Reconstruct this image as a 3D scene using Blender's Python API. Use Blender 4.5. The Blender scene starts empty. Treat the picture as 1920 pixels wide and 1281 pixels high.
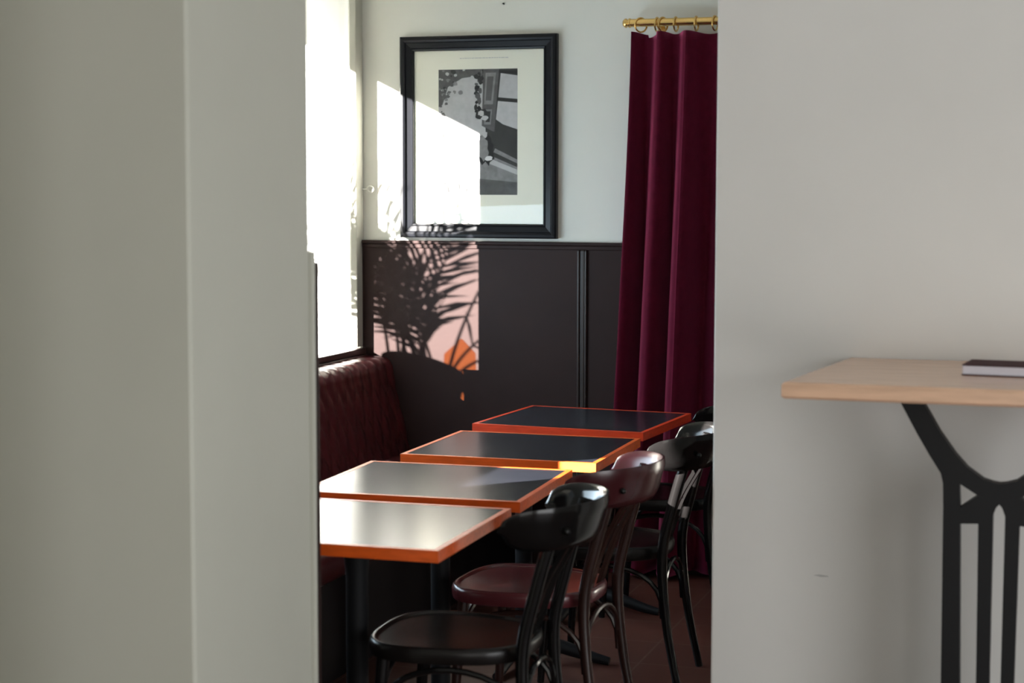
import bpy, bmesh, math, random
from math import sin, cos, pi, radians
from mathutils import Vector, Matrix

C = bpy.context.scene.collection
S = bpy.context.scene

# ------------------------------------------------------------------ camera
F_PX = 3400.0
YAW, PITCH, ROLL = radians(18.13), radians(4.92), radians(0.09)
CAM_Z = 1.65
cam_d = bpy.data.cameras.new('camera')
cam = bpy.data.objects.new('camera', cam_d)
C.objects.link(cam)
_R0 = Vector((cos(YAW), sin(YAW), 0))
_F = Vector((-sin(YAW) * cos(PITCH), cos(YAW) * cos(PITCH), -sin(PITCH)))
_U0 = _R0.cross(_F)
_R = cos(ROLL) * _R0 + sin(ROLL) * _U0
_U = -sin(ROLL) * _R0 + cos(ROLL) * _U0
cam.matrix_world = Matrix(((_R.x, _U.x, -_F.x, 0), (_R.y, _U.y, -_F.y, 0), (_R.z, _U.z, -_F.z, CAM_Z), (0, 0, 0, 1)))
cam_d.sensor_fit = 'HORIZONTAL'
cam_d.sensor_width = 36.0
cam_d.lens = F_PX / 1920 * 36.0
cam_d.clip_start = 0.05
cam_d.dof.use_dof = True
cam_d.dof.focus_distance = 6.6
cam_d.dof.aperture_fstop = 3.2
S.camera = cam

# ------------------------------------------------------------------ light
S.view_settings.view_transform = 'Standard'
S.view_settings.look = 'None'
S.view_settings.gamma = 1.0
S.view_settings.use_curve_mapping = False
S.view_settings.exposure = 0.0

SKY = 0.6
SUN = 96.0
w = bpy.data.worlds.new('sky')
S.world = w
w.use_nodes = True
bg = w.node_tree.nodes['Background']
bg.inputs[0].default_value = (0.80, 0.91, 1.0, 1)
bg.inputs[1].default_value = SKY

SUN_DIR = Vector((0.9, 1.0, -0.441)).normalized()
sd = bpy.data.lights.new('sun', 'SUN')
sd.energy = SUN
sd.angle = radians(0.4)
sd.color = (1.0, 0.96, 0.90)
sun = bpy.data.objects.new('sun', sd)
C.objects.link(sun)
sun.rotation_euler = SUN_DIR.to_track_quat('-Z', 'Y').to_euler()


def daylight(name, loc, direction, sx, sy, power, color):
    l = bpy.data.lights.new(name, 'AREA')
    l.shape = 'RECTANGLE'
    l.size, l.size_y = sx, sy
    l.energy = power
    l.color = color
    o = bpy.data.objects.new(name, l)
    C.objects.link(o)
    o.location = loc
    o.rotation_euler = Vector(direction).to_track_quat('-Z', 'Y').to_euler()


# daylight at the side window; the others are lamps added on solid wall
daylight('daylight_side_window', (2.48, 1.0, 1.15), (-1, 0, 0), 3.0, 2.1, 116, (0.97, 0.99, 1.0))
daylight('rear_fill', (1.0, -1.98, 1.15), (0, 1, 0), 2.6, 2.2, 30, (1.0, 0.99, 0.95))  # unseen fill added to brighten the pier and front wall
daylight('banquette_daylight_stand_in', (-3.146, 5.7, 1.24), (1, 0, 0), 2.0, 0.6, 40, (0.68, 0.86, 1.0))  # area lamp on solid wall, standing in for unseen left windows


# ------------------------------------------------------------------ materials
def mat(name, color, rough=0.5, metal=0.0, noise=0.0, nscale=8.0, bump=0.0, bscale=60.0, spec=0.5, sheen=0.0,
        sheen_tint=None, coat=0.0, stretch=None, coords='Object'):
    m = bpy.data.materials.new(name)
    m.use_nodes = True
    nt = m.node_tree
    b = nt.nodes['Principled BSDF']
    b.inputs['Base Color'].default_value = (*color, 1)
    b.inputs['Roughness'].default_value = rough
    b.inputs['Metallic'].default_value = metal
    b.inputs['Specular IOR Level'].default_value = spec
    if sheen:
        b.inputs['Sheen Weight'].default_value = sheen
        b.inputs['Sheen Roughness'].default_value = 0.35
        if sheen_tint:
            b.inputs['Sheen Tint'].default_value = (*sheen_tint, 1)
    if coat:
        b.inputs['Coat Weight'].default_value = coat
        b.inputs['Coat Roughness'].default_value = 0.08
    tc = nt.nodes.new('ShaderNodeTexCoord')
    mp = nt.nodes.new('ShaderNodeMapping')
    nt.links.new(tc.outputs[coords], mp.inputs[0])
    if stretch:
        mp.inputs['Scale'].default_value = stretch
    if noise:
        n = nt.nodes.new('ShaderNodeTexNoise')
        n.inputs['Scale'].default_value = nscale
        n.inputs['Detail'].default_value = 5
        nt.links.new(mp.outputs[0], n.inputs['Vector'])
        r = nt.nodes.new('ShaderNodeValToRGB')
        r.color_ramp.elements[0].position = 0.3
        r.color_ramp.elements[1].position = 0.7
        r.color_ramp.elements[0].color = (*[c * (1 - noise) for c in color], 1)
        r.color_ramp.elements[1].color = (*[min(1, c * (1 + noise)) for c in color], 1)
        nt.links.new(n.outputs['Fac'], r.inputs[0])
        nt.links.new(r.outputs[0], b.inputs['Base Color'])
    if bump:
        n2 = nt.nodes.new('ShaderNodeTexNoise')
        n2.inputs['Scale'].default_value = bscale
        n2.inputs['Detail'].default_value = 3
        nt.links.new(mp.outputs[0], n2.inputs['Vector'])
        bp = nt.nodes.new('ShaderNodeBump')
        bp.inputs['Strength'].default_value = bump
        bp.inputs['Distance'].default_value = 0.004
        nt.links.new(n2.outputs['Fac'], bp.inputs['Height'])
        nt.links.new(bp.outputs[0], b.inputs['Normal'])
    return m


def glass_mat(name, tint=(1, 1, 1), ior=1.45, rough=0.0):
    m = bpy.data.materials.new(name)
    m.use_nodes = True
    nt = m.node_tree
    nt.nodes.remove(nt.nodes['Principled BSDF'])
    out = nt.nodes['Material Output']
    t = nt.nodes.new('ShaderNodeBsdfTransparent')
    t.inputs[0].default_value = (*tint, 1)
    g = nt.nodes.new('ShaderNodeBsdfGlossy')
    g.inputs['Roughness'].default_value = rough
    f = nt.nodes.new('ShaderNodeFresnel')
    geo = nt.nodes.new('ShaderNodeNewGeometry')
    mr = nt.nodes.new('ShaderNodeMapRange')
    mr.inputs['To Min'].default_value = ior
    mr.inputs['To Max'].default_value = 1 / ior
    nt.links.new(geo.outputs['Backfacing'], mr.inputs['Value'])
    nt.links.new(mr.outputs[0], f.inputs[0])
    mx = nt.nodes.new('ShaderNodeMixShader')
    nt.links.new(f.outputs[0], mx.inputs[0])
    nt.links.new(t.outputs[0], mx.inputs[1])
    nt.links.new(g.outputs[0], mx.inputs[2])
    nt.links.new(mx.outputs[0], out.inputs[0])
    return m


def tile_mat():
    m = bpy.data.materials.new('terracotta_tiles')
    m.use_nodes = True
    nt = m.node_tree
    b = nt.nodes['Principled BSDF']
    tc = nt.nodes.new('ShaderNodeTexCoord')
    br = nt.nodes.new('ShaderNodeTexBrick')
    br.offset = 0.0
    br.inputs['Scale'].default_value = 1.0
    br.inputs['Brick Width'].default_value = 0.3
    br.inputs['Row Height'].default_value = 0.3
    br.inputs['Mortar Size'].default_value = 0.004
    br.inputs['Color1'].default_value = (0.066, 0.022, 0.015, 1)
    br.inputs['Color2'].default_value = (0.050, 0.018, 0.013, 1)
    br.inputs['Mortar'].default_value = (0.085, 0.05, 0.04, 1)
    nt.links.new(tc.outputs['Object'], br.inputs['Vector'])
    nt.links.new(br.outputs['Color'], b.inputs['Base Color'])
    b.inputs['Roughness'].default_value = 0.45
    b.inputs['Specular IOR Level'].default_value = 0.25
    return m


M = {}
M['wall'] = mat('cream_wall_paint', (0.70, 0.70, 0.645), 0.62, noise=0.025, nscale=3, bump=0.12, bscale=30, spec=0.3)
M['pillar'] = mat('warm_grey_wall_paint', (0.475, 0.47, 0.41), 0.6, noise=0.02, nscale=3, bump=0.1, bscale=30, spec=0.3)
M['white_out'] = mat('white_exterior_render', (0.80, 0.81, 0.80), 0.8, noise=0.03, nscale=4, bump=0.2, bscale=50)
M['ceiling'] = mat('ceiling_paint', (0.78, 0.77, 0.72), 0.8)
M['wainscot'] = mat('dark_brown_panel_paint', (0.027, 0.0148, 0.0135), 0.48, noise=0.08, nscale=5, bump=0.05, spec=0.12)
M['floor'] = tile_mat()
M['paving'] = mat('grey_paving', (0.06, 0.06, 0.062), 0.8, noise=0.1, nscale=4)
M['black_lacquer'] = mat('black_lacquer', (0.0055, 0.005, 0.005), 0.13, noise=0.2, nscale=6, spec=0.33)
M['seat_black'] = mat('black_seat_lacquer', (0.0075, 0.006, 0.0055), 0.26, spec=0.25, noise=0.2, nscale=6)
M['burgundy'] = mat('burgundy_lacquer', (0.085, 0.016, 0.020), 0.25, noise=0.15, nscale=6, coat=0.2)
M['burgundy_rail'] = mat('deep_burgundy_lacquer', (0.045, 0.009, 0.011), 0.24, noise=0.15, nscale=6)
M['burgundy_lit'] = mat('window_lit_burgundy_lacquer', (0.20, 0.036, 0.046), 0.3, noise=0.12, nscale=10)  # lighter copy for the crest's inner side, window light put into the colour
M['brown_wood'] = mat('dark_mahogany_lacquer', (0.022, 0.008, 0.006), 0.25, noise=0.2, nscale=6)
M['orange_wood'] = mat('orange_stained_beech', (0.60, 0.088, 0.010), 0.36, noise=0.18, nscale=14, stretch=(1, 6, 6), spec=0.35)
M['red_wood'] = mat('red_stained_beech', (0.52, 0.040, 0.008), 0.36, noise=0.18, nscale=14, stretch=(1, 6, 6), spec=0.35)
M['table_black'] = mat('black_table_laminate', (0.014, 0.0155, 0.021), 0.22, spec=0.14, noise=0.15, nscale=5, bump=0.012, bscale=3, stretch=(0.6, 5, 1))
M['iron'] = mat('black_cast_iron', (0.0065, 0.0065, 0.0075), 0.5, bump=0.1, bscale=120, spec=0.3)
M['column'] = mat('matt_black_column', (0.005, 0.005, 0.006), 0.6, spec=0.2)
M['plinth'] = mat('dark_plinth_board', (0.010, 0.007, 0.007), 0.6, spec=0.2)
M['batten'] = mat('dark_brown_batten_paint', (0.030, 0.021, 0.019), 0.34, spec=0.35)
M['front_wall'] = mat('pale_grey_wall_paint', (0.735, 0.715, 0.685), 0.62, noise=0.02, nscale=3, bump=0.1, bscale=30, spec=0.3)
M['leather'] = mat('oxblood_leather', (0.060, 0.011, 0.013), 0.30, noise=0.2, nscale=18, bump=0.15, bscale=220)
M['velvet'] = mat('burgundy_velvet', (0.09, 0.005, 0.019), 0.8, noise=0.12, nscale=30, sheen=1.0, sheen_tint=(0.9, 0.18, 0.38), spec=0.1)
M['brass'] = mat('polished_brass', (0.78, 0.53, 0.20), 0.22, metal=1.0, noise=0.05, nscale=20)
M['frame_black'] = mat('black_frame_lacquer', (0.008, 0.0085, 0.011), 0.34, spec=0.22)
M['mount'] = mat('ivory_picture_mount', (0.80, 0.79, 0.68), 0.8, noise=0.02, nscale=6)
M['bar_wood'] = mat('pale_oak_varnish', (0.66, 0.42, 0.285), 0.22, noise=0.14, nscale=6, stretch=(1, 9, 9), bump=0.04, bscale=20)
M['pages'] = mat('book_pages', (0.74, 0.72, 0.80), 0.8, noise=0.05, nscale=300, stretch=(0.02, 0.02, 1))
M['cover'] = mat('maroon_book_cover', (0.045, 0.010, 0.014), 0.7, spec=0.15)
M['white_paint'] = mat('white_enamel', (0.72, 0.72, 0.66), 0.35)
M['sill'] = mat('dark_stained_sill', (0.035, 0.018, 0.017), 0.3, noise=0.2, nscale=12)
M['glass'] = glass_mat('window_glass')
M['pic_glass'] = glass_mat('picture_glass', ior=1.3)
M['leaf'] = mat('palm_leaf', (0.05, 0.12, 0.03), 0.45, noise=0.2, nscale=9)
M['stem'] = mat('palm_stem', (0.10, 0.13, 0.04), 0.5)
M['pot'] = mat('grey_planter', (0.12, 0.12, 0.12), 0.6, noise=0.1, nscale=9)
M['nail'] = mat('dark_nail', (0.03, 0.03, 0.03), 0.4, metal=1.0)
M['canvas'] = mat('awning_canvas', (0.30, 0.29, 0.27), 0.9)


# ------------------------------------------------------------------ mesh helpers
def obj(name, bm, m, parent=None, smooth=False, angle=40):
    me = bpy.data.meshes.new(name)
    bmesh.ops.recalc_face_normals(bm, faces=bm.faces)
    bm.to_mesh(me)
    bm.free()
    o = bpy.data.objects.new(name, me)
    C.objects.link(o)
    for x in (m if isinstance(m, (list, tuple)) else [m]):
        me.materials.append(x)
    if smooth:
        for p in me.polygons:
            p.use_smooth = True
        me.set_sharp_from_angle(angle=radians(angle))
    if parent:
        o.parent = parent
    return o


def tag(o, label, cat, group=None):
    o['label'] = label
    o['category'] = cat
    if group:
        o['group'] = group
    return o


def thing(name, label, cat, loc=(0, 0, 0), rotz=0.0, group=None):
    o = bpy.data.objects.new(name, None)
    C.objects.link(o)
    o.empty_display_size = 0.1
    o.location = loc
    o.rotation_euler = (0, 0, rotz)
    return tag(o, label, cat, group)


def struct(name, bm, m, label=None, smooth=False):
    o = obj(name, bm, m, smooth=smooth)
    o['kind'] = 'structure'
    if label:
        o['label'] = label
    return o


def box(bm, x0, x1, y0, y1, z0, z1, bevel=0.0, seg=2):
    r = bmesh.ops.create_cube(bm, size=1.0)
    vs = r['verts']
    for v in vs:
        v.co = Vector(((x0 + x1) / 2 + v.co.x * (x1 - x0), (y0 + y1) / 2 + v.co.y * (y1 - y0), (z0 + z1) / 2 + v.co.z * (z1 - z0)))
    if bevel:
        es = list({e for v in vs for e in v.link_edges})
        bmesh.ops.bevel(bm, geom=es, offset=bevel, segments=seg, affect='EDGES', profile=0.5)
    return bm


def new():
    return bmesh.new()


def tube(bm, pts, radii, n=10, closed=False, flat=None):
    """swept circle (or ellipse with flat=(a,b)) along points"""
    pts = [Vector(p) for p in pts]
    N = len(pts)
    if not isinstance(radii, (list, tuple)):
        radii = [radii] * N
    up = Vector((0, 0, 1))
    rings = []
    prev = None
    for i, p in enumerate(pts):
        if closed:
            t = pts[(i + 1) % N] - pts[i - 1]
        else:
            t = pts[min(i + 1, N - 1)] - pts[max(i - 1, 0)]
        t.normalize()
        if prev is None:
            a = t.cross(up)
            if a.length < 1e-3:
                a = t.cross(Vector((1, 0, 0)))
        else:
            a = prev - t * prev.dot(t)
        a.normalize()
        prev = a
        b = t.cross(a)
        ring = []
        for k in range(n):
            th = 2 * pi * k / n
            ring.append(bm.verts.new(p + a * cos(th) * radii[i] + b * sin(th) * radii[i]))
        rings.append(ring)
    for i in range(N if closed else N - 1):
        r0, r1 = rings[i], rings[(i + 1) % N]
        for k in range(n):
            bm.faces.new((r0[k], r0[(k + 1) % n], r1[(k + 1) % n], r1[k]))
    if not closed:
        bm.faces.new(rings[0])
        bm.faces.new(list(reversed(rings[-1])))
    return bm


def lathe(bm, prof, center=(0, 0, 0), n=32, axis='Z'):
    rings = []
    cx, cy, cz = center
    for r, z in prof:
        ring = []
        for k in range(n):
            th = 2 * pi * k / n
            if axis == 'Z':
                ring.append(bm.verts.new((cx + r * cos(th), cy + r * sin(th), cz + z)))
            else:
                ring.append(bm.verts.new((cx + z, cy + r * cos(th), cz + r * sin(th))))
        rings.append(ring)
    for a, b in zip(rings[:-1], rings[1:]):
        for k in range(n):
            bm.faces.new((a[k], a[(k + 1) % n], b[(k + 1) % n], b[k]))
    bm.faces.new(rings[0])
    bm.faces.new(rings[-1])
    return bm


def loft(bm, rings, cap0=True, cap1=True, closed=True):
    vr = [[bm.verts.new(p) for p in r] for r in rings]
    n = len(vr[0])
    for a, b in zip(vr[:-1], vr[1:]):
        for k in range(n if closed else n - 1):
            bm.faces.new((a[k], a[(k + 1) % n], b[(k + 1) % n], b[k]))
    if cap0:
        bm.faces.new(vr[0])
    if cap1:
        bm.faces.new(vr[-1])
    return bm


def prism_xz(bm, pts, y0, y1):
    """polygon in the XZ plane given thickness along Y"""
    a = [bm.verts.new((x, y0, z)) for x, z in pts]
    b = [bm.verts.new((x, y1, z)) for x, z in pts]
    n = len(pts)
    for k in range(n):
        bm.faces.new((a[k], a[(k + 1) % n], b[(k + 1) % n], b[k]))
    bm.faces.new(a)
    bm.faces.new(b)
    return bm


# ------------------------------------------------------------------ setting
XL = -3.153            # inner face of the window wall
YB = 7.5               # back wall
CEIL = 3.0
YJ = 6.79              # near jamb of the far window

struct('floor', box(new(), -3.22, 2.6, -2.0, 7.7, -0.10, 0.0), M['floor'])
struct('ceiling', box(new(), -3.22, 2.6, -2.0, 7.7, CEIL, CEIL + 0.12), M['ceiling'])
struct('wall_back', box(new(), -3.22, 2.6, YB, YB + 0.2, -0.1, CEIL), M['wall'])
struct('wall_exterior', box(new(), -6.0, -3.221, YB, YB + 0.2, -0.1, CEIL), M['white_out'])
# window wall: solid pieces round three openings
b = new()
x0, x1 = -3.22, XL
box(b, x0, x1, -2.0, 3.50, 0, CEIL)
box(b, x0, x1, 3.50, 3.99, 0, 1.40)
box(b, x0, x1, 3.50, 3.99, 2.45, CEIL)
box(b, x0, x1, 3.99, YJ, 0, CEIL)
box(b, x0, x1, YJ, YB, 0, 0.872)
box(b, x0, x1, YJ, YB, 2.68, CEIL)
box(b, x0, x1, YJ, YJ + 0.085, 0.872, 1.11)  # unseen block added at the jamb to shade the sun patch's lower corner
struct('wall_left', b, M['wall'])
b = new()
box(b, 2.5, 2.6, -2.0, 7.5, 0, 0.9)
box(b, 2.5, 2.6, -2.0, 7.5, 2.7, CEIL)
for ya, yb in ((-2.0, 0.0), (3.8, 7.5)):
    box(b, 2.5, 2.6, ya, yb, 0.9, 2.7)
struct('wall_right', b, M['wall'])
struct('wall_rear', box(new(), -3.22, 2.6, -2.12, -2.0, 0, CEIL), M['wall'])
# front partition to the right of the opening
struct('wall_front', box(new(), -1.04, 2.5, 5.0, 5.16, 0, CEIL, bevel=0.006), M['front_wall'])
# pier to the left of the opening
b = new()
sec = [(-1.77, 3.876), (-1.77, 3.306), (-1.776, 3.30), (-2.04, 3.30)]
for k in range(1, 15):
    an = radians(58) * k / 14
    sec.append((-2.04 - 0.55 * sin(an), 3.30 + 0.55 * (1 - cos(an))))
sec.append((sec[-1][0], 3.876))
loft(b, [[(x, y, 0) for x, y in sec], [(x, y, CEIL) for x, y in sec]])
struct('pillar', b, M['pillar'], 'grey painted pier at the left of the opening', smooth=True)
b = new()
box(b, -2.30, -1.759, 3.877, 3.893, 0, 1.495, bevel=0.003)
struct('trim_1', b, M['pillar'])
struct('trim_2', box(new(), -2.30, -1.757, 3.894, 3.905, 0, 1.47), M['wainscot'])

# wainscot on the back wall
struct('trim_3', box(new(), XL, -0.9, 7.482, 7.499, 0, 1.392), M['wainscot'], 'dark brown wainscot board on the back wall')
b = new()
box(b, XL, -0.9, 7.470, 7.499, 1.392, 1.407, bevel=0.004)
box(b, XL, -0.9, 7.476, 7.499, 1.374, 1.392, bevel=0.003)
struct('trim_4', b, M['wainscot'], 'dark moulded cap rail on the wainscot')
b = new()
for xa, xb, ya in ((-2.153, -2.142, 7.468), (-2.141, -2.121, 7.474), (-2.120, -2.110, 7.468)):
    box(b, xa, xb, ya, 7.483, 0.0, 1.374, bevel=0.0045, seg=3)
struct('trim_5', b, M['batten'], 'upright double bead batten on the wainscot')

# far window: post, sill, head, glass
win = thing('window_1', 'tall shop window with white glare beside the corner', 'window', (XL, 7.1, 0.9))
win['kind'] = 'structure'
for k in ('label', 'category'):
    del win[k]


def wpart(name, bm, m, smooth=False):
    o = obj(name, bm, m, win, smooth)
    o.location = (-XL, -7.1, -0.9)
    return o


b = new()
box(b, -3.185, XL, 7.42, 7.499, 0.93, 2.68, bevel=0.004)
box(b, -3.21, -3.17, YJ, YJ + 0.02, 0.93, 2.68)
box(b, -3.21, -3.17, YJ, 7.42, 2.63, 2.68)
wpart('window_frame', b, M['pillar'])
b = new()
box(b, -3.20, -3.128, YJ, 7.499, 0.874, 0.896, bevel=0.004)
box(b, -3.20, -3.138, YJ, 7.499, 0.897, 0.926, bevel=0.005)
wpart('window_sill', b, M['sill'])
wpart('window_pane', box(new(), -3.196, -3.192, YJ + 0.02, 7.42, 0.926, 2.63), M['glass'])

# frames added on solid wall round the banquette and rear lamps
def window_frame(name, x0, x1, y0, y1, z0, z1, axis):
    b = new()
    t = 0.05
    if axis == 'X':
        box(b, x0, x1, y0 - t, y1 + t, z0 - t, z0)
        box(b, x0, x1, y0 - t, y1 + t, z1, z1 + t)
        for y in (y0 - t, y1):
            box(b, x0, x1, y, y + t, z0, z1)
    else:
        box(b, x0 - t, x1 + t, y0, y1, z0 - t, z0)
        box(b, x0 - t, x1 + t, y0, y1, z1, z1 + t)
        for x in (x0 - t, x1):
            box(b, x, x + t, y0, y1, z0, z1)
    struct(name, b, M['pillar'])


window_frame('banquette_lamp_frame', -3.153, -3.12, 4.7, 6.7, 0.94, 1.54, 'X')
window_frame('rear_lamp_frame', -0.3, 2.3, -2.0, -1.96, 0.05, 2.25, 'Y')

# outside: paving, white return wall is the back wall carried on, canopy edge
b = new()
box(b, -8.0, -3.22, -3.0, YB, -0.2, -0.1)
struct('ground', b, M['paving'])
aw = thing('awning', 'canvas awning above the shop window outside', 'awning', (-3.22, 5.0, 2.62))
a_o = obj('awning_canopy', box(new(), -0.88, 0.0, -2.0, 2.5, 0.0, 0.03), M['canvas'], aw)
obj('awning_valance', box(new(), -0.89, -0.88, -2.0, 2.5, -0.012, 0.03), M['canvas'], aw)

# ------------------------------------------------------------------ banquette along the window wall
bq = thing('banquette', 'buttoned oxblood leather banquette under the window', 'bench', (XL, 3.92, 0))
LY = YB - 0.022 - 3.92


def bq_back():
    bm = new()
    cell = 0.092
    ny = int(LY / 0.0115)
    # profile of the back cushion: from the wall over the rolled top and down the front (x,z)
    prof = []
    for i in range(5):
        prof.append((0.005 + 0.07 * i / 4, 0.878))
    for i in range(1, 9):
        a = pi / 2 - (pi / 2 + 0.08) * i / 8
        prof.append((0.085 + 0.05 * cos(a), 0.828 + 0.05 * sin(a)))
    for i in range(1, 31):
        t = i / 30
        prof.append((0.135 + 0.085 * t, 0.824 - 0.36 * t))
    rings = []
    for j in range(ny + 1):
        y = LY * j / ny
        ring = []
        s = 0.0
        for i, (x, z) in enumerate(prof):
            if i:
                s += math.dist(prof[i], prof[i - 1])
            # flutes over the top, buttoned cells down the front
            fl = abs(sin(pi * y / cell))
            q = max(0.0, s - 0.17)
            row = q / 0.115
            diag = abs(sin(pi * (y / cell + row * 0.5))) * abs(sin(pi * (y / cell - row * 0.5)))
            k = min(1.0, q / 0.05)
            d = 0.014 * ((1 - k) * fl ** 0.6 + k * (0.25 + 0.75 * diag ** 0.5))
            i0, i1 = max(i - 1, 0), min(i + 1, len(prof) - 1)
            tx, tz = prof[i1][0] - prof[i0][0], prof[i1][1] - prof[i0][1]
            L = math.hypot(tx, tz)
            nx, nz = -tz / L, tx / L
            ring.append((x + nx * d, y, z + nz * d))
        ring.append((0.02, y, 0.46))
        rings.append(ring)
    loft(bm, rings)
    return bm


obj('backrest', bq_back(), M['leather'], bq, smooth=True, angle=60)
b = new()
rings = []
for j in range(60):
    y = LY * j / 59
    rings.append([(0.02, y, 0.36), (0.78, y, 0.36), (0.80, y, 0.38), (0.803, y, 0.42), (0.795, y, 0.45), (0.77, y, 0.468), (0.5, y, 0.474), (0.02, y, 0.468)])
loft(b, rings)
obj('seat_cushion', b, M['leather'], bq, smooth=True, angle=50)
obj('base', box(new(), 0.02, 0.74, 0, LY, 0, 0.359), M['plinth'], bq)


# ------------------------------------------------------------------ tables
def make_table(wood, label, x, y, rot, group):
    t = thing('bistro_table', label, 'table', (x, y, 0), rot, group)
    A, B, H, T, E = 0.68, 0.618, 0.75, 0.031, 0.016
    b = new()
    # frame of four mitred lippings
    def lip(p):
        vs0 = [b.verts.new((px, py, H - T)) for px, py in p]
        vs1 = [b.verts.new((px, py, H)) for px, py in p]
        for k in range(4):
            b.faces.new((vs0[k], vs0[(k + 1) % 4], vs1[(k + 1) % 4], vs1[k]))
        b.faces.new(vs0)
        b.faces.new(vs1)
    a, c = A / 2, B / 2
    o_ = [(-a, -c), (a, -c), (a, c), (-a, c)]
    i_ = [(-a + E, -c + E), (a - E, -c + E), (a - E, c - E), (-a + E, c - E)]
    for k in range(4):
        lip([o_[k], o_[(k + 1) % 4], i_[(k + 1) % 4], i_[k]])
    bmesh.ops.remove_doubles(b, verts=b.verts, dist=1e-5)
    inner = [f for f in b.faces if abs(f.normal.z) < 0.5 and False]
    e_ = [e for e in b.edges if all(abs(abs(v.co.x) - a) < 1e-4 or abs(abs(v.co.y) - c) < 1e-4 for v in e.verts) and abs(e.verts[0].co.z - e.verts[1].co.z) < 1e-5]
    obj('edge_lipping', b, wood, t)
    tt = obj('table_top', box(new(), -a + E, a - E, -c + E, c - E, H - T + 0.002, H - 0.0006), M['table_black'], t)
    b = new()
    lathe(b, [(0.03, 0.03), (0.03, 0.60), (0.036, 0.66), (0.036, 0.70)], n=20)
    obj('column', b, M['column'], t, smooth=True)
    b = new()
    box(b, -0.24, 0.24, -0.03, 0.03, 0.700, H - T, bevel=0.004)
    box(b, -0.03, 0.03, -0.22, 0.22, 0.698, H - T, bevel=0.004)
    obj('top_bracket', b, M['iron'], t)
    b = new()
    for k in range(4):
        an = k * pi / 2
        pts = [(0.02 * cos(an), 0.02 * sin(an), 0.075), (0.14 * cos(an), 0.14 * sin(an), 0.052), (0.26 * cos(an), 0.26 * sin(an), 0.022), (0.31 * cos(an), 0.31 * sin(an), 0.014)]
        tube(b, pts, [0.028, 0.024, 0.018, 0.014], n=10)
    obj('base', b, M['iron'], t, smooth=True)
    return t


TG = 'black topped bistro tables in a row'
make_table(M['orange_wood'], 'nearest bistro table, its black top washed white with window glare, beside the grey pier', -1.894, 4.445, radians(1.2), TG)
make_table(M['orange_wood'], 'second bistro table from the pier, half its black top glaring, pulled towards the burgundy chair', -1.920, 5.161, radians(2.3), TG)
make_table(M['orange_wood'], 'third bistro table from the pier, sunlight striking the right end of its orange edge', -1.900, 5.938, radians(0.6), TG)
make_table(M['red_wood'], 'farthest bistro table, with red edge and dark top mirroring the burgundy curtain', -1.907, 6.727, radians(-4.0), TG)


# ------------------------------------------------------------------ chairs
def seat_outline(scale=1.0, n=48):
    pts = []
    for k in range(n):
        th = 2 * pi * k / n
        c_, s_ = cos(th), sin(th)
        ex = 2.9
        r = (abs(c_) ** ex + abs(s_) ** ex) ** (-1 / ex)
        x = 0.220 * r * c_
        y = 0.208 * r * s_ * (1 - 0.12 * (x / 0.220))
        pts.append((x * scale - 0.018, y * scale))
    return pts


def seat_bm():
    bm = new()
    H = 0.470
    spec = [(0.93, H - 0.046), (0.985, H - 0.042), (1.0, H - 0.030), (1.0, H - 0.014), (0.985, H - 0.004), (0.96, H), (0.925, H - 0.001), (0.905, H - 0.006), (0.88, H - 0.006), (0.60, H - 0.009), (0.25, H - 0.012)]
    loft(bm, [[(x, y, z) for x, y in seat_outline(s)] for s, z in spec])
    return bm


def crest_bm():
    bm = new()
    rings = []
    n = 44
    P = radians(97)
    for i in range(n + 1):
        ph = -P + 2 * P * i / n
        u = abs(ph) / P
        h = 0.056 * max(0.0, 1 - u ** 7) ** 0.5 + 0.002
        cz = 0.783 + 0.010 * (1 - u * u)
        cx, cy = 0.185 + 0.180 * cos(ph), 0.222 * sin(ph)
        nx, ny = cos(ph) / 0.180, sin(ph) / 0.222
        L = math.hypot(nx, ny)
        nx, ny = nx / L, ny / L
        ring = []
        m = 7
        t = 0.011
        # closed section: inner side up, outer side down, with rounded top
        for k in range(m):
            s = -1 + 2 * k / (m - 1)
            lean = 0.016 * s
            tt = t * (1 - abs(s) ** 6 * 0.7)
            ring.append((cx + nx * (lean - tt), cy + ny * (lean - tt), cz + h * s))
        for k in range(m):
            s = 1 - 2 * k / (m - 1)
            lean = 0.016 * s
            tt = t * (1 - abs(s) ** 6 * 0.7)
            ring.append((cx + nx * (lean + tt), cy + ny * (lean + tt), cz + h * s))
        rings.append(ring)
    loft(bm, rings)
    bm.faces.ensure_lookup_table()
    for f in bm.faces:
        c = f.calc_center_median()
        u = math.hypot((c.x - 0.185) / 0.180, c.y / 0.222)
        f.material_index = 1 if u < 0.985 + 0.08 * (c.z - 0.783) / 0.056 else 0  # inner faces take the window-lit copy, outer faces the darker one
    return bm


def bez(p, n=10):
    """Catmull-Rom through the points"""
    p = [Vector(q) for q in p]
    p = [p[0] * 2 - p[1]] + p + [p[-1] * 2 - p[-2]]
    out = []
    for i in range(1, len(p) - 2):
        for k in range(n):
            t = k / n
            a, b_, c_, d = p[i - 1], p[i], p[i + 1], p[i + 2]
            out.append(0.5 * ((2 * b_) + (c_ - a) * t + (2 * a - 5 * b_ + 4 * c_ - d) * t * t + (3 * b_ - a - 3 * c_ + d) * t ** 3))
    out.append(p[-2])
    return out


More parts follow.
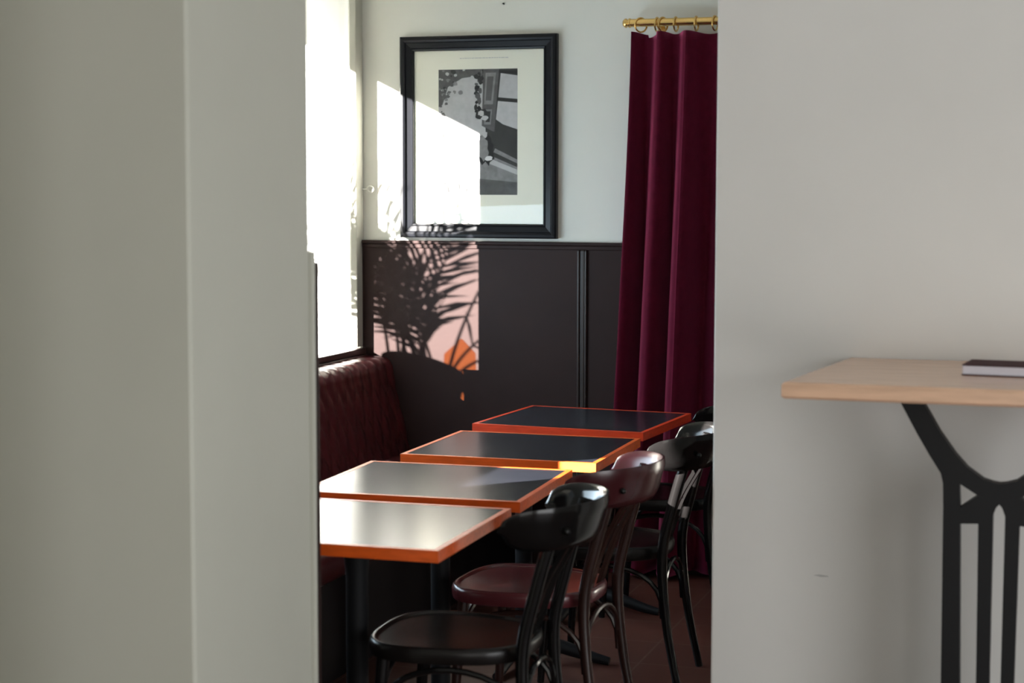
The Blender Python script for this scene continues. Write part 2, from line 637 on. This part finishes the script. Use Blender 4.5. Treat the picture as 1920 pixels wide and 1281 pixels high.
def make_chair(label, seat_m, rail_m, leg_m, x, y, rot, group):
    t = thing('bentwood_chair', label, 'chair', (x, y, 0), rot, group)
    obj('seat', seat_bm(), seat_m, t, smooth=True, angle=50)
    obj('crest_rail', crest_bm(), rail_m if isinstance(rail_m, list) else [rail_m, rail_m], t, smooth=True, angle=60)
    for s in (-1, 1):
        pts = bez([(-0.20, 0.185 * s, 0.0), (-0.185, 0.178 * s, 0.22), (-0.168, 0.168 * s, 0.43)], 8)
        rad = [0.012 + 0.006 * (k / (len(pts) - 1)) for k in range(len(pts))]
        obj('leg', tube(new(), pts, rad), leg_m, t, smooth=True)
        pts = bez([(0.265, 0.175 * s, 0.0), (0.222, 0.166 * s, 0.22), (0.204, 0.158 * s, 0.45), (0.238, 0.156 * s, 0.62), (0.292, 0.150 * s, 0.812)], 8)
        n_ = len(pts)
        rad = [0.013 + 0.005 * min(1, k / n_ * 2) for k in range(n_)]
        leg = obj('leg', tube(new(), pts, rad), leg_m, t, smooth=True)
        # round-headed bolt through the crest rail
        bb = new()
        bmesh.ops.create_uvsphere(bb, u_segments=10, v_segments=6, radius=0.009)
        bo = obj('bolt', bb, M['nail'], leg, smooth=True)
        bo.location = (0.324, 0.172 * s, 0.785)
        # back slat
        sl = bez([(0.180, 0.050 * s, 0.455), (0.228, 0.053 * s, 0.60), (0.280, 0.055 * s, 0.70), (0.343, 0.057 * s, 0.80)], 8)
        bb = new()
        rings = []
        for k, p in enumerate(sl):
            a = sl[min(k + 1, len(sl) - 1)] - sl[max(k - 1, 0)]
            a.normalize()
            nrm = Vector((a.z, 0, -a.x))
            wd = 0.017
            rings.append([p + nrm * 0.006 + Vector((0, -wd, 0)), p + nrm * 0.006 + Vector((0, wd, 0)), p - nrm * 0.006 + Vector((0, wd, 0)), p - nrm * 0.006 + Vector((0, -wd, 0))])
        loft(bb, rings)
        obj('back_slat', bb, leg_m, t)
    # bentwood hoop braces under the seat
    fl, fr = (-0.176, -0.172), (-0.176, 0.172)
    rl, rr = (0.206, -0.160), (0.206, 0.160)
    for p, q in ((fl, fr), (fl, rl), (fr, rr), (rl, rr)):
        pts = []
        for k in range(15):
            a = pi * k / 14
            u = 0.5 - 0.5 * cos(a)
            pts.append((p[0] + (q[0] - p[0]) * u, p[1] + (q[1] - p[1]) * u, 0.24 + 0.165 * sin(a) ** 0.7))
        obj('hoop_brace', tube(new(), pts, 0.0085, n=8), leg_m, t, smooth=True)
    return t


CG = 'bentwood bistro chairs along the tables'
make_chair('nearest bentwood chair, black with a black seat, at the table by the grey pier', M['seat_black'], M['black_lacquer'], M['black_lacquer'], -1.595, 4.47, radians(2), CG)
make_chair('burgundy bentwood chair with burgundy seat behind the nearest black chair', M['burgundy'], [M['burgundy_rail'], M['burgundy_lit']], M['brown_wood'], -1.60, 5.13, radians(-3), CG)
make_chair('black bentwood chair behind the burgundy chair, its curved rail touching the wall edge in view', M['seat_black'], M['black_lacquer'], M['black_lacquer'], -1.555, 5.85, radians(1), CG)
make_chair('farthest black bentwood chair, mostly hidden by the right wall, at the red edged table', M['seat_black'], M['black_lacquer'], M['black_lacquer'], -1.60, 6.79, radians(0), CG)

# ------------------------------------------------------------------ framed photograph
FX0, FX1, FZ0, FZ1 = -2.965, -2.247, 1.421, 2.296
YF = 7.498
pf = thing('framed_photograph', 'large black framed black and white photograph above the wainscot', 'picture', ((FX0 + FX1) / 2, YF, FZ0))
HW, HH = (FX1 - FX0) / 2, FZ1 - FZ0


def moulding():
    bm = new()
    # section: inset from outer edge, depth towards the room
    sec = [(0.0, 0.0), (0.0, -0.030), (0.006, -0.036), (0.016, -0.038), (0.024, -0.034), (0.028, -0.026), (0.050, -0.022), (0.054, -0.026), (0.060, -0.024), (0.063, -0.012), (0.063, 0.0)]
    rings = []
    for d, y in sec:
        rings.append([(-HW + d, y, d), (HW - d, y, d), (HW - d, y, HH - d), (-HW + d, y, HH - d)])
    vr = [[bm.verts.new(p) for p in r] for r in rings]
    for a, c in zip(vr, vr[1:] + vr[:1]):
        for k in range(4):
            bm.faces.new((a[k], a[(k + 1) % 4], c[(k + 1) % 4], c[k]))
    return bm


obj('frame', moulding(), M['frame_black'], pf)
obj('mount', box(new(), -HW + 0.05, HW - 0.05, -0.012, -0.002, 0.05, HH - 0.05), M['mount'], pf)
obj('picture_pane', box(new(), -HW + 0.058, HW - 0.058, -0.0145, -0.0135, 0.058, HH - 0.058), M['pic_glass'], pf)

# the print: a street scene in greys, drawn with flat pieces of paper tone
PX0, PX1, PZ0, PZ1 = -0.184, 0.178, 0.188, 0.731
greys = [mat('print_tone_%s' % n, (v, v, v * 1.01), 0.7, noise=nz, nscale=40) for n, v, nz in
         (('black', 0.006, 0.3), ('dark', 0.022, 0.3), ('mid', 0.085, 0.25), ('soft', 0.20, 0.2), ('light', 0.46, 0.08), ('pale', 0.62, 0.05))]
bpz = new()
_layer = [0]


def pp(pts, tone):
    """polygon in unit print coordinates (u right, v up)"""
    _layer[0] += 1
    y = -0.0122 - 0.00002 * _layer[0]
    f = bpz.faces.new([bpz.verts.new((PX0 + (PX1 - PX0) * u, y, PZ0 + (PZ1 - PZ0) * v)) for u, v in pts])
    f.material_index = tone


def pc(u, v, ru, rv, tone, n=12, seed=0):
    rr = random.Random(seed)
    pp([(min(1, max(0, u + ru * cos(2 * pi * k / n) * rr.uniform(0.7, 1.15))), min(1, max(0, v + rv * sin(2 * pi * k / n) * rr.uniform(0.7, 1.15)))) for k in range(n)], tone)


pp([(0, 0), (1, 0), (1, 1), (0, 1)], 4)                      # pale ground
pp([(0, 0), (1, 0), (1, 0.30), (0.55, 0.36), (0, 0.24)], 3)   # street
pp([(0, 0.0), (1, 0.0), (1, 0.10), (0, 0.16)], 2)
pp([(0.52, 0.28), (1, 0.16), (1, 0.20), (0.58, 0.31)], 4)      # kerb light
pp([(0.62, 0.50), (1, 0.48), (1, 0.22), (0.60, 0.33)], 1)      # dark shopfront base
pp([(0.70, 0.34), (1, 0.25), (1, 0.28), (0.72, 0.37)], 3)
pp([(0.55, 1), (1, 1), (1, 0.48), (0.60, 0.50)], 1)            # facade
pp([(0.57, 1), (0.77, 1), (0.71, 0.50), (0.55, 0.55)], 2)      # pilaster
pp([(0.60, 0.97), (0.73, 0.97), (0.69, 0.72), (0.58, 0.72)], 3)
pp([(0.62, 0.94), (0.70, 0.94), (0.67, 0.75), (0.60, 0.75)], 2)
pp([(0.58, 0.68), (0.68, 0.68), (0.665, 0.56), (0.58, 0.56)], 3)
pp([(0.60, 0.665), (0.665, 0.665), (0.65, 0.58), (0.60, 0.58)], 1)
pp([(0.79, 0.965), (1, 0.945), (1, 0.76), (0.76, 0.775)], 4)   # window lights
pp([(0.755, 0.745), (1, 0.73), (1, 0.52), (0.82, 0.56), (0.73, 0.60)], 4)
pp([(0.76, 0.98), (1, 0.98), (1, 0.955), (0.77, 0.97)], 0)
pp([(0.74, 0.77), (1, 0.752), (1, 0.738), (0.74, 0.752)], 0)
pp([(0.75, 0.59), (0.82, 0.555), (1, 0.515), (1, 0.48), (0.72, 0.49)], 1)
pp([(0, 1), (0.55, 1), (0.55, 0.95), (0.30, 0.93), (0.12, 0.86), (0.05, 0.72), (0, 0.70)], 2)     # foliage
rl = random.Random(8)
for k in range(46):
    u = abs(rl.gauss(0, 0.17))
    v = 1 - abs(rl.gauss(0, 0.13)) - (0.22 * rl.random() if u < 0.14 else 0)
    r_ = rl.uniform(0.012, 0.04)
    pc(u, v, r_, r_ * 0.55, rl.choice((1, 2, 2, 3, 4)), n=9, seed=k)
for k in range(26):
    v = rl.uniform(0.66, 1.0)
    pc(0.47 + 0.06 * rl.random() + 0.03 * (v - 0.66), v, rl.uniform(0.015, 0.04), rl.uniform(0.012, 0.03), rl.choice((1, 1, 2, 0)), n=9, seed=60 + k)
pc(0.60, 0.36, 0.13, 0.12, 0, n=20, seed=31)                   # lamp-like ring by the facade
pc(0.55, 0.37, 0.10, 0.10, 3, n=20, seed=32)
pc(0.55, 0.64, 0.08, 0.05, 1, seed=33)
pc(0.54, 0.65, 0.04, 0.025, 4, seed=34)
pc(0.59, 0.61, 0.05, 0.02, 4, seed=35)
pc(0.64, 0.29, 0.05, 0.02, 5, seed=36)
for k in range(3):
    pp([(0.05 + 0.02 * k, 0.02), (0.09 + 0.02 * k, 0.02), (0.08 + 0.02 * k, 0.10 - 0.02 * k), (0.055 + 0.02 * k, 0.09)], 1)
pp([(0.24, 0.02), (0.36, 0.03), (0.36, 0.05), (0.27, 0.045), (0.26, 0.09), (0.24, 0.09)], 1)
pp([(0.03, 0.42), (0.07, 0.43), (0.06, 0.52), (0.04, 0.50)], 1)
obj('photo_print', bpz, greys, pf)
# thin printed caption line above the print
b = new()
rr = random.Random(4)
x = -0.085
while x < 0.135:
    wdt = rr.uniform(0.006, 0.016)
    f_ = [b.verts.new(p) for p in ((x, -0.0123, 0.777), (x + wdt, -0.0123, 0.777), (x + wdt, -0.0123, 0.780), (x, -0.0123, 0.780))]
    b.faces.new(f_)
    x += wdt + 0.003
obj('caption_line', b, greys[4], pf)

# ------------------------------------------------------------------ curtain and rail
RZ, RY = 2.325, 7.415
rod = thing('curtain_rod', 'brass curtain rod with a ball finial on the back wall', 'curtain rod', (-1.93, RY, RZ))
b = new()
lathe(b, [(0.0165, 0.01), (0.0165, 1.10)], axis='X', n=20)
obj('rod', b, M['brass'], rod, smooth=True)
b = new()
lathe(b, [(0.002, -0.014), (0.012, -0.012), (0.019, -0.004), (0.020, 0.002), (0.014, 0.008), (0.013, 0.012), (0.020, 0.014), (0.020, 0.019), (0.0168, 0.021), (0.0168, 0.034)], axis='X', n=20)
obj('finial', b, M['brass'], rod, smooth=True)
b = new()
tube(b, [(0.135, 0.0, -0.014), (0.135, 0.012, -0.020), (0.135, 0.080, -0.020)], 0.005, n=10)
lathe(b, [(0.002, 0.0), (0.016, 0.0), (0.016, 0.004), (0.002, 0.004)], center=(0, 0, 0), n=16)
for v in b.verts[-64:]:
    v.co = Vector((0.135 + v.co.x, 0.078 + v.co.z, -0.02 + v.co.y))
obj('bracket', b, M['brass'], rod, smooth=True)

cur = thing('curtain', 'burgundy velvet curtain hanging from the brass rod', 'curtain', (-1.55, 7.41, 0.0))
ZT = 2.283


RIDGE = [0.0, 0.145, 0.275, 0.465, 0.58, 0.70, 0.81, 0.905, 1.0]


def curtain_bm():
    bm = new()
    nz, nx = 60, 260
    rings = []
    for j in range(nz + 1):
        t = j / nz                      # 0 top .. 1 bottom
        z = ZT - (ZT - 0.02) * t
        # left edge flares towards the floor
        xl = -1.888 - 0.005 * t - 0.085 * t ** 1.6
        xr = -1.05
        ring = []
        for i in range(nx + 1):
            u = i / nx
            # uneven folds: each ridge sits under a hook on the rail
            x = xl + (xr - xl) * u
            q = 0
            while q < len(RIDGE) - 2 and u > RIDGE[q + 1]:
                q += 1
            ph = 2 * pi * (q + (u - RIDGE[q]) / (RIDGE[q + 1] - RIDGE[q]) + 0.03 * t * sin(9 * u))
            gap = (RIDGE[q + 1] - RIDGE[q]) / 0.135
            amp = (0.026 + 0.034 * min(1, t * 2.2) + 0.012 * t) * (0.7 + 0.3 * gap)
            f = cos(ph) + 0.22 * cos(2 * ph)
            k_ = min(1.0, max(0.0, (u - 0.27) / 0.16))
            k_ = k_ * k_ * (3 - 2 * k_)
            amp *= 1.15 - 0.70 * k_
            x += 0.018 * sin(ph) * min(1, t * 2)
            y = -amp * f - 0.012 * (1 - t) - 0.022 + 0.052 * k_
            sag = 0.0
            if j == 0:
                sag = -0.010 * (0.5 - 0.5 * cos(ph)) - (0.012 if 0.07 < u < 0.13 else 0)
            ring.append((x + 1.55, y, z + sag))
        rings.append(ring)
    vr = [[bm.verts.new(p) for p in r] for r in rings]
    for a, c in zip(vr[:-1], vr[1:]):
        for k in range(nx):
            bm.faces.new((a[k], a[k + 1], c[k + 1], c[k]))
    return bm


co = obj('curtain_cloth', curtain_bm(), M['velvet'], cur, smooth=True, angle=80)
sm = co.modifiers.new('thick', 'SOLIDIFY')
sm.thickness = 0.004
for k, x in enumerate((-1.866, -1.796, -1.772, -1.717, -1.631, -1.553, -1.47, -1.39)):
    b = new()
    tilt = (0.55, 0.10, 0.35, 0.08, 0.05, 0.15, 0.1, 0.1)[k]
    pts = []
    for q in range(28):
        a = 2 * pi * q / 28
        cx_, cz_ = 0.029 * cos(a), 0.029 * sin(a)
        pts.append((x + 1.55 + cx_ * sin(tilt * 1.4), cx_ * cos(tilt * 1.4) + RY - 7.41, RZ - 0.0095 + cz_))
    tube(b, pts, 0.0038, n=8, closed=True)
    obj('curtain_ring', b, M['brass'], cur, smooth=True)

# ------------------------------------------------------------------ small fixings
hk = thing('eye_hook', 'small white eye hook screwed into the window post', 'hook', (-3.153, 7.482, 1.632))
b = new()
tube(b, [(0.0, 0, 0), (0.026, 0, 0)], 0.0035, n=8)
obj('shank', b, M['white_paint'], hk, smooth=True)
b = new()
tube(b, [(0.040 + 0.0135 * cos(2 * pi * k / 20), 0, 0.0135 * sin(2 * pi * k / 20)) for k in range(20)], 0.0042, n=8, closed=True)
obj('eye', b, M['white_paint'], hk, smooth=True)
nl = thing('nail', 'tiny dark nail in the wall above the picture', 'nail', (-2.497, 7.5, 2.428))
b = new()
tube(b, [(0.003, -0.001, 0), (0.003, -0.012, 0.002)], 0.003, n=8)
lathe(b, [(0.001, 0.0), (0.006, 0.0005), (0.005, 0.003), (0.001, 0.004)], n=12)
obj('nail_head', b, M['nail'], nl)

# ------------------------------------------------------------------ bar table by the front partition
BX, BY, BH = -0.236, 4.65, 1.182
bt = thing('bar_table', 'tall wooden topped table with black iron leg against the right wall', 'table', (BX, BY, 0))
b = new()
bt_t = 0.040
out = [(-0.494, -0.348), (0.47, -0.348), (0.47, 0.345), (-0.425, 0.345)]
rings = []
for ins, z in ((0.006, BH - bt_t), (0.0, BH - bt_t + 0.006), (0.0, BH - 0.006), (0.006, BH)):
    rings.append([(px - ins * (1 if px > 0 else -1), py - ins * (1 if py > 0 else -1), z) for px, py in out])
loft(b, rings)
obj('table_top', b, M['bar_wood'], bt)


def iron_leg():
    bm = new()
    Y0, Y1 = -0.02, 0.02
    top = BH - bt_t

    def sub(pts):
        return [(x - BX, z) for x, z in pts]

    outer = [(-0.505, top), (-0.480, 1.0995), (-0.442, 1.030), (-0.4095, 0.975), (-0.3804, 0.930), (-0.3745, 0.905), (-0.3728, 0.883)]
    U = [(-0.455, top), (-0.4235, 1.1017), (-0.3825, 1.032), (-0.345, 0.980), (-0.3152, 0.947), (-0.2755, 0.919), (-0.252, 0.912), (-0.236, 0.910)]
    lat = sub(outer)
    uin = sub(U)
    quads = []
    # arm between outer contour and U contour
    pairs = list(zip(outer[:5], U[:5]))
    for (a, c), (a2, c2) in zip(pairs[:-1], pairs[1:]):
        quads.append([a, c, c2, a2])
    quads.append([outer[4], U[4], (-0.3339, 0.9056), outer[5]])
    quads.append([outer[5], (-0.3339, 0.9056), (-0.331, 0.845), (-0.3725, 0.845)])
    quads.append([(-0.3725, 0.845), (-0.331, 0.845), (-0.3303, 0.804), (-0.3722, 0.804)])
    quads.append([(-0.3722, 0.804), (-0.3303, 0.804), (-0.316, 0.06), (-0.366, 0.06)])        # outer upright
    quads.append([U[4], U[5], (-0.2876, 0.8775), (-0.3339, 0.9056)])                          # above the triangle
    quads.append([(-0.331, 0.845), (-0.2876, 0.8775), (-0.2859, 0.8064), (-0.3303, 0.804)])   # below the triangle
    quads.append([U[5], U[6], (-0.2507, 0.8288), (-0.2876, 0.8775)])
    quads.append([(-0.2876, 0.8775), (-0.2507, 0.8288), (-0.2507, 0.80), (-0.2859, 0.80)])
    quads.append([(-0.2859, 0.80), (-0.2507, 0.80), (-0.249, 0.06), (-0.279, 0.06)])          # inner upright
    quads.append([U[6], U[7], (-0.236, 0.858), (-0.243, 0.850), (-0.2507, 0.8288)])            # bridge
    quads.append([(-0.366, 0.06), (-0.236, 0.06), (-0.236, 0.0), (-0.42, 0.0), (-0.42, 0.02)])
    for q in quads:
        prism_xz(bm, sub(q), Y0, Y1)
        prism_xz(bm, [(-x, z) for x, z in sub(q)], Y0, Y1)
    # wall-side foot and fixing plate
    box(bm, -0.30, 0.30, -0.045, 0.045, top - 0.006, top)
    box(bm, -0.16, -0.10, -0.26, 0.26, 0, 0.03, bevel=0.005)
    box(bm, 0.10, 0.16, -0.26, 0.26, 0, 0.03, bevel=0.005)
    bmesh.ops.remove_doubles(bm, verts=bm.verts, dist=1e-5)
    return bm


obj('iron_leg', iron_leg(), M['iron'], bt)

bk = thing('book', 'closed book with pale pages and dark maroon cover on the bar table', 'book', (-0.333, 4.605, BH + 0.0006), radians(-5))
obj('pages', box(new(), 0.002, 0.215, 0.004, 0.15, 0.0025, 0.0235), M['pages'], bk)
b = new()
box(b, 0.0, 0.220, 0.0, 0.155, 0.0, 0.0022, bevel=0.0007)
box(b, 0.0, 0.220, 0.0, 0.155, 0.0238, 0.026, bevel=0.0007)
box(b, 0.2155, 0.220, 0.0, 0.155, 0.0022, 0.0238)
obj('cover', b, M['cover'], bk)

# faint scuff on the front partition
sc = new()
pts = [(-0.752, 0.568), (-0.735, 0.571), (-0.712, 0.569), (-0.708, 0.566), (-0.730, 0.564)]
prism_xz(sc, pts, 4.9990, 5.0)
o = struct('trim_6', sc, mat('scuffed_paint', (0.50, 0.49, 0.47), 0.8), 'small grey scuff on the front wall')


# ------------------------------------------------------------------ palm outside the far window
def palm():
    t = thing('potted_palm', 'potted palm outside the window that throws leaf shadows on the wall', 'plant', (-4.05, 6.162, -0.1))
    b = new()
    lathe(b, [(0.16, 0.0), (0.16, 1.22), (0.10, 1.22), (0.14, 1.48), (0.152, 1.48), (0.152, 1.53), (0.13, 1.53), (0.125, 1.47), (0.02, 1.47)], n=28)
    obj('planter', b, M['pot'], t, smooth=True)
    rnd = random.Random(11)
    stems = new()
    fr = 0
    specs = []
    # a dense upright middle, one low fan to the right, a few long arching fronds
    for k in range(8):
        specs.append((rnd.uniform(-0.10, 0.10), rnd.uniform(-0.08, 0.08), radians(-24 + 34 * k / 7 + rnd.uniform(-4, 4)), rnd.uniform(0.58, 0.80), rnd.uniform(-0.4, 0.4), 7, 1))
    for ang, L, st, sk in ((-17, 1.25, 9, 1), (-6, 1.12, 9, 1), (-40, 1.05, 11, 1), (-50, 1.15, 11, 1), (27, 0.85, 15, 1), (50, 0.55, 10, 2), (72, 0.46, 10, 2)):
        specs.append((rnd.uniform(-0.05, 0.06) + (0.05 if ang > 0 else -0.04), rnd.uniform(-0.06, 0.06), radians(ang), L, rnd.uniform(-0.35, 0.35), st, sk))
    for bx, by, ang, L, dy, st, sk in specs:
        # rachis curve in the plane facing the wall, drooping with length
        pts = []
        p = Vector((bx, by, 1.45))
        a = ang * 0.45
        n = 22
        for i in range(n + 1):
            pts.append(p.copy())
            d = Vector((sin(a), dy * 0.55 * (i / n), cos(a)))
            d.normalize()
            p = p + d * (L / n)
            a += (ang * 1.25 - ang * 0.45) / n + (0.018 if ang > 0 else -0.018)
        tube(stems, pts, [0.007 - 0.005 * i / n for i in range(n + 1)], n=6)
        lb = new()
        for i in range(st, n + 1, sk):
            tdir = (pts[min(i + 1, n)] - pts[max(i - 1, 0)]).normalized()
            side = tdir.cross(Vector((0, 1, 0))).normalized()
            for s in (-1, 1):
                f = (i - st) / (n - st)
                ll = (0.12 + 0.16 * sin(pi * min(1, f * 0.8 + 0.2))) * rnd.uniform(0.8, 1.15) * (0.7 + 0.3 * L)
                dr = (tdir * (0.75 + 0.5 * f) + side * s * (1.0 - 0.35 * f) + Vector((0, rnd.uniform(-0.35, 0.35), -0.15))).normalized()
                wv = dr.cross(Vector((0, 1, 0))).normalized() * rnd.uniform(0.007, 0.0115)
                q0 = pts[i]
                q1 = q0 + dr * ll * 0.45
                q2 = q0 + dr * ll + Vector((0, 0, -0.03 * rnd.random()))
                th = Vector((0, 0.0006, 0))
                ra = [lb.verts.new(v) for v in (q0 - wv * 0.4, q0 + wv * 0.4, q1 + wv, q2, q1 - wv)]
                lb.faces.new((ra[0], ra[1], ra[2], ra[3], ra[4]))
        fo = obj('frond', lb, M['leaf'], t)
    obj('stems', stems, M['stem'], t, smooth=True)


palm()


# ------------------------------------------------------------------ amber glass ornament added on a post to tint the sun patch
def sun_filter():
    t = thing('amber_sun_filter', 'amber glass plate on a black post added outside to tint the sun patch', 'sun_filter', (-3.575, 6.50, -0.1))
    b = new()
    tube(b, [(0, 0, 0.02), (0, 0, 1.235)], 0.014, n=12)
    lathe(b, [(0.11, 0.0), (0.11, 0.02), (0.02, 0.03), (0.014, 0.03)], n=24)
    obj('post', b, M['iron'], t, smooth=True)
    b = new()
    prism_xz(b, [(-0.080, 1.262), (0.004, 1.228), (0.076, 1.300), (0.070, 1.450), (0.010, 1.510), (-0.070, 1.440)], -0.004, 0.004)
    obj('amber_glass', b, glass_mat('amber_glass', tint=(1.0, 0.60, 0.34)), t)


sun_filter()
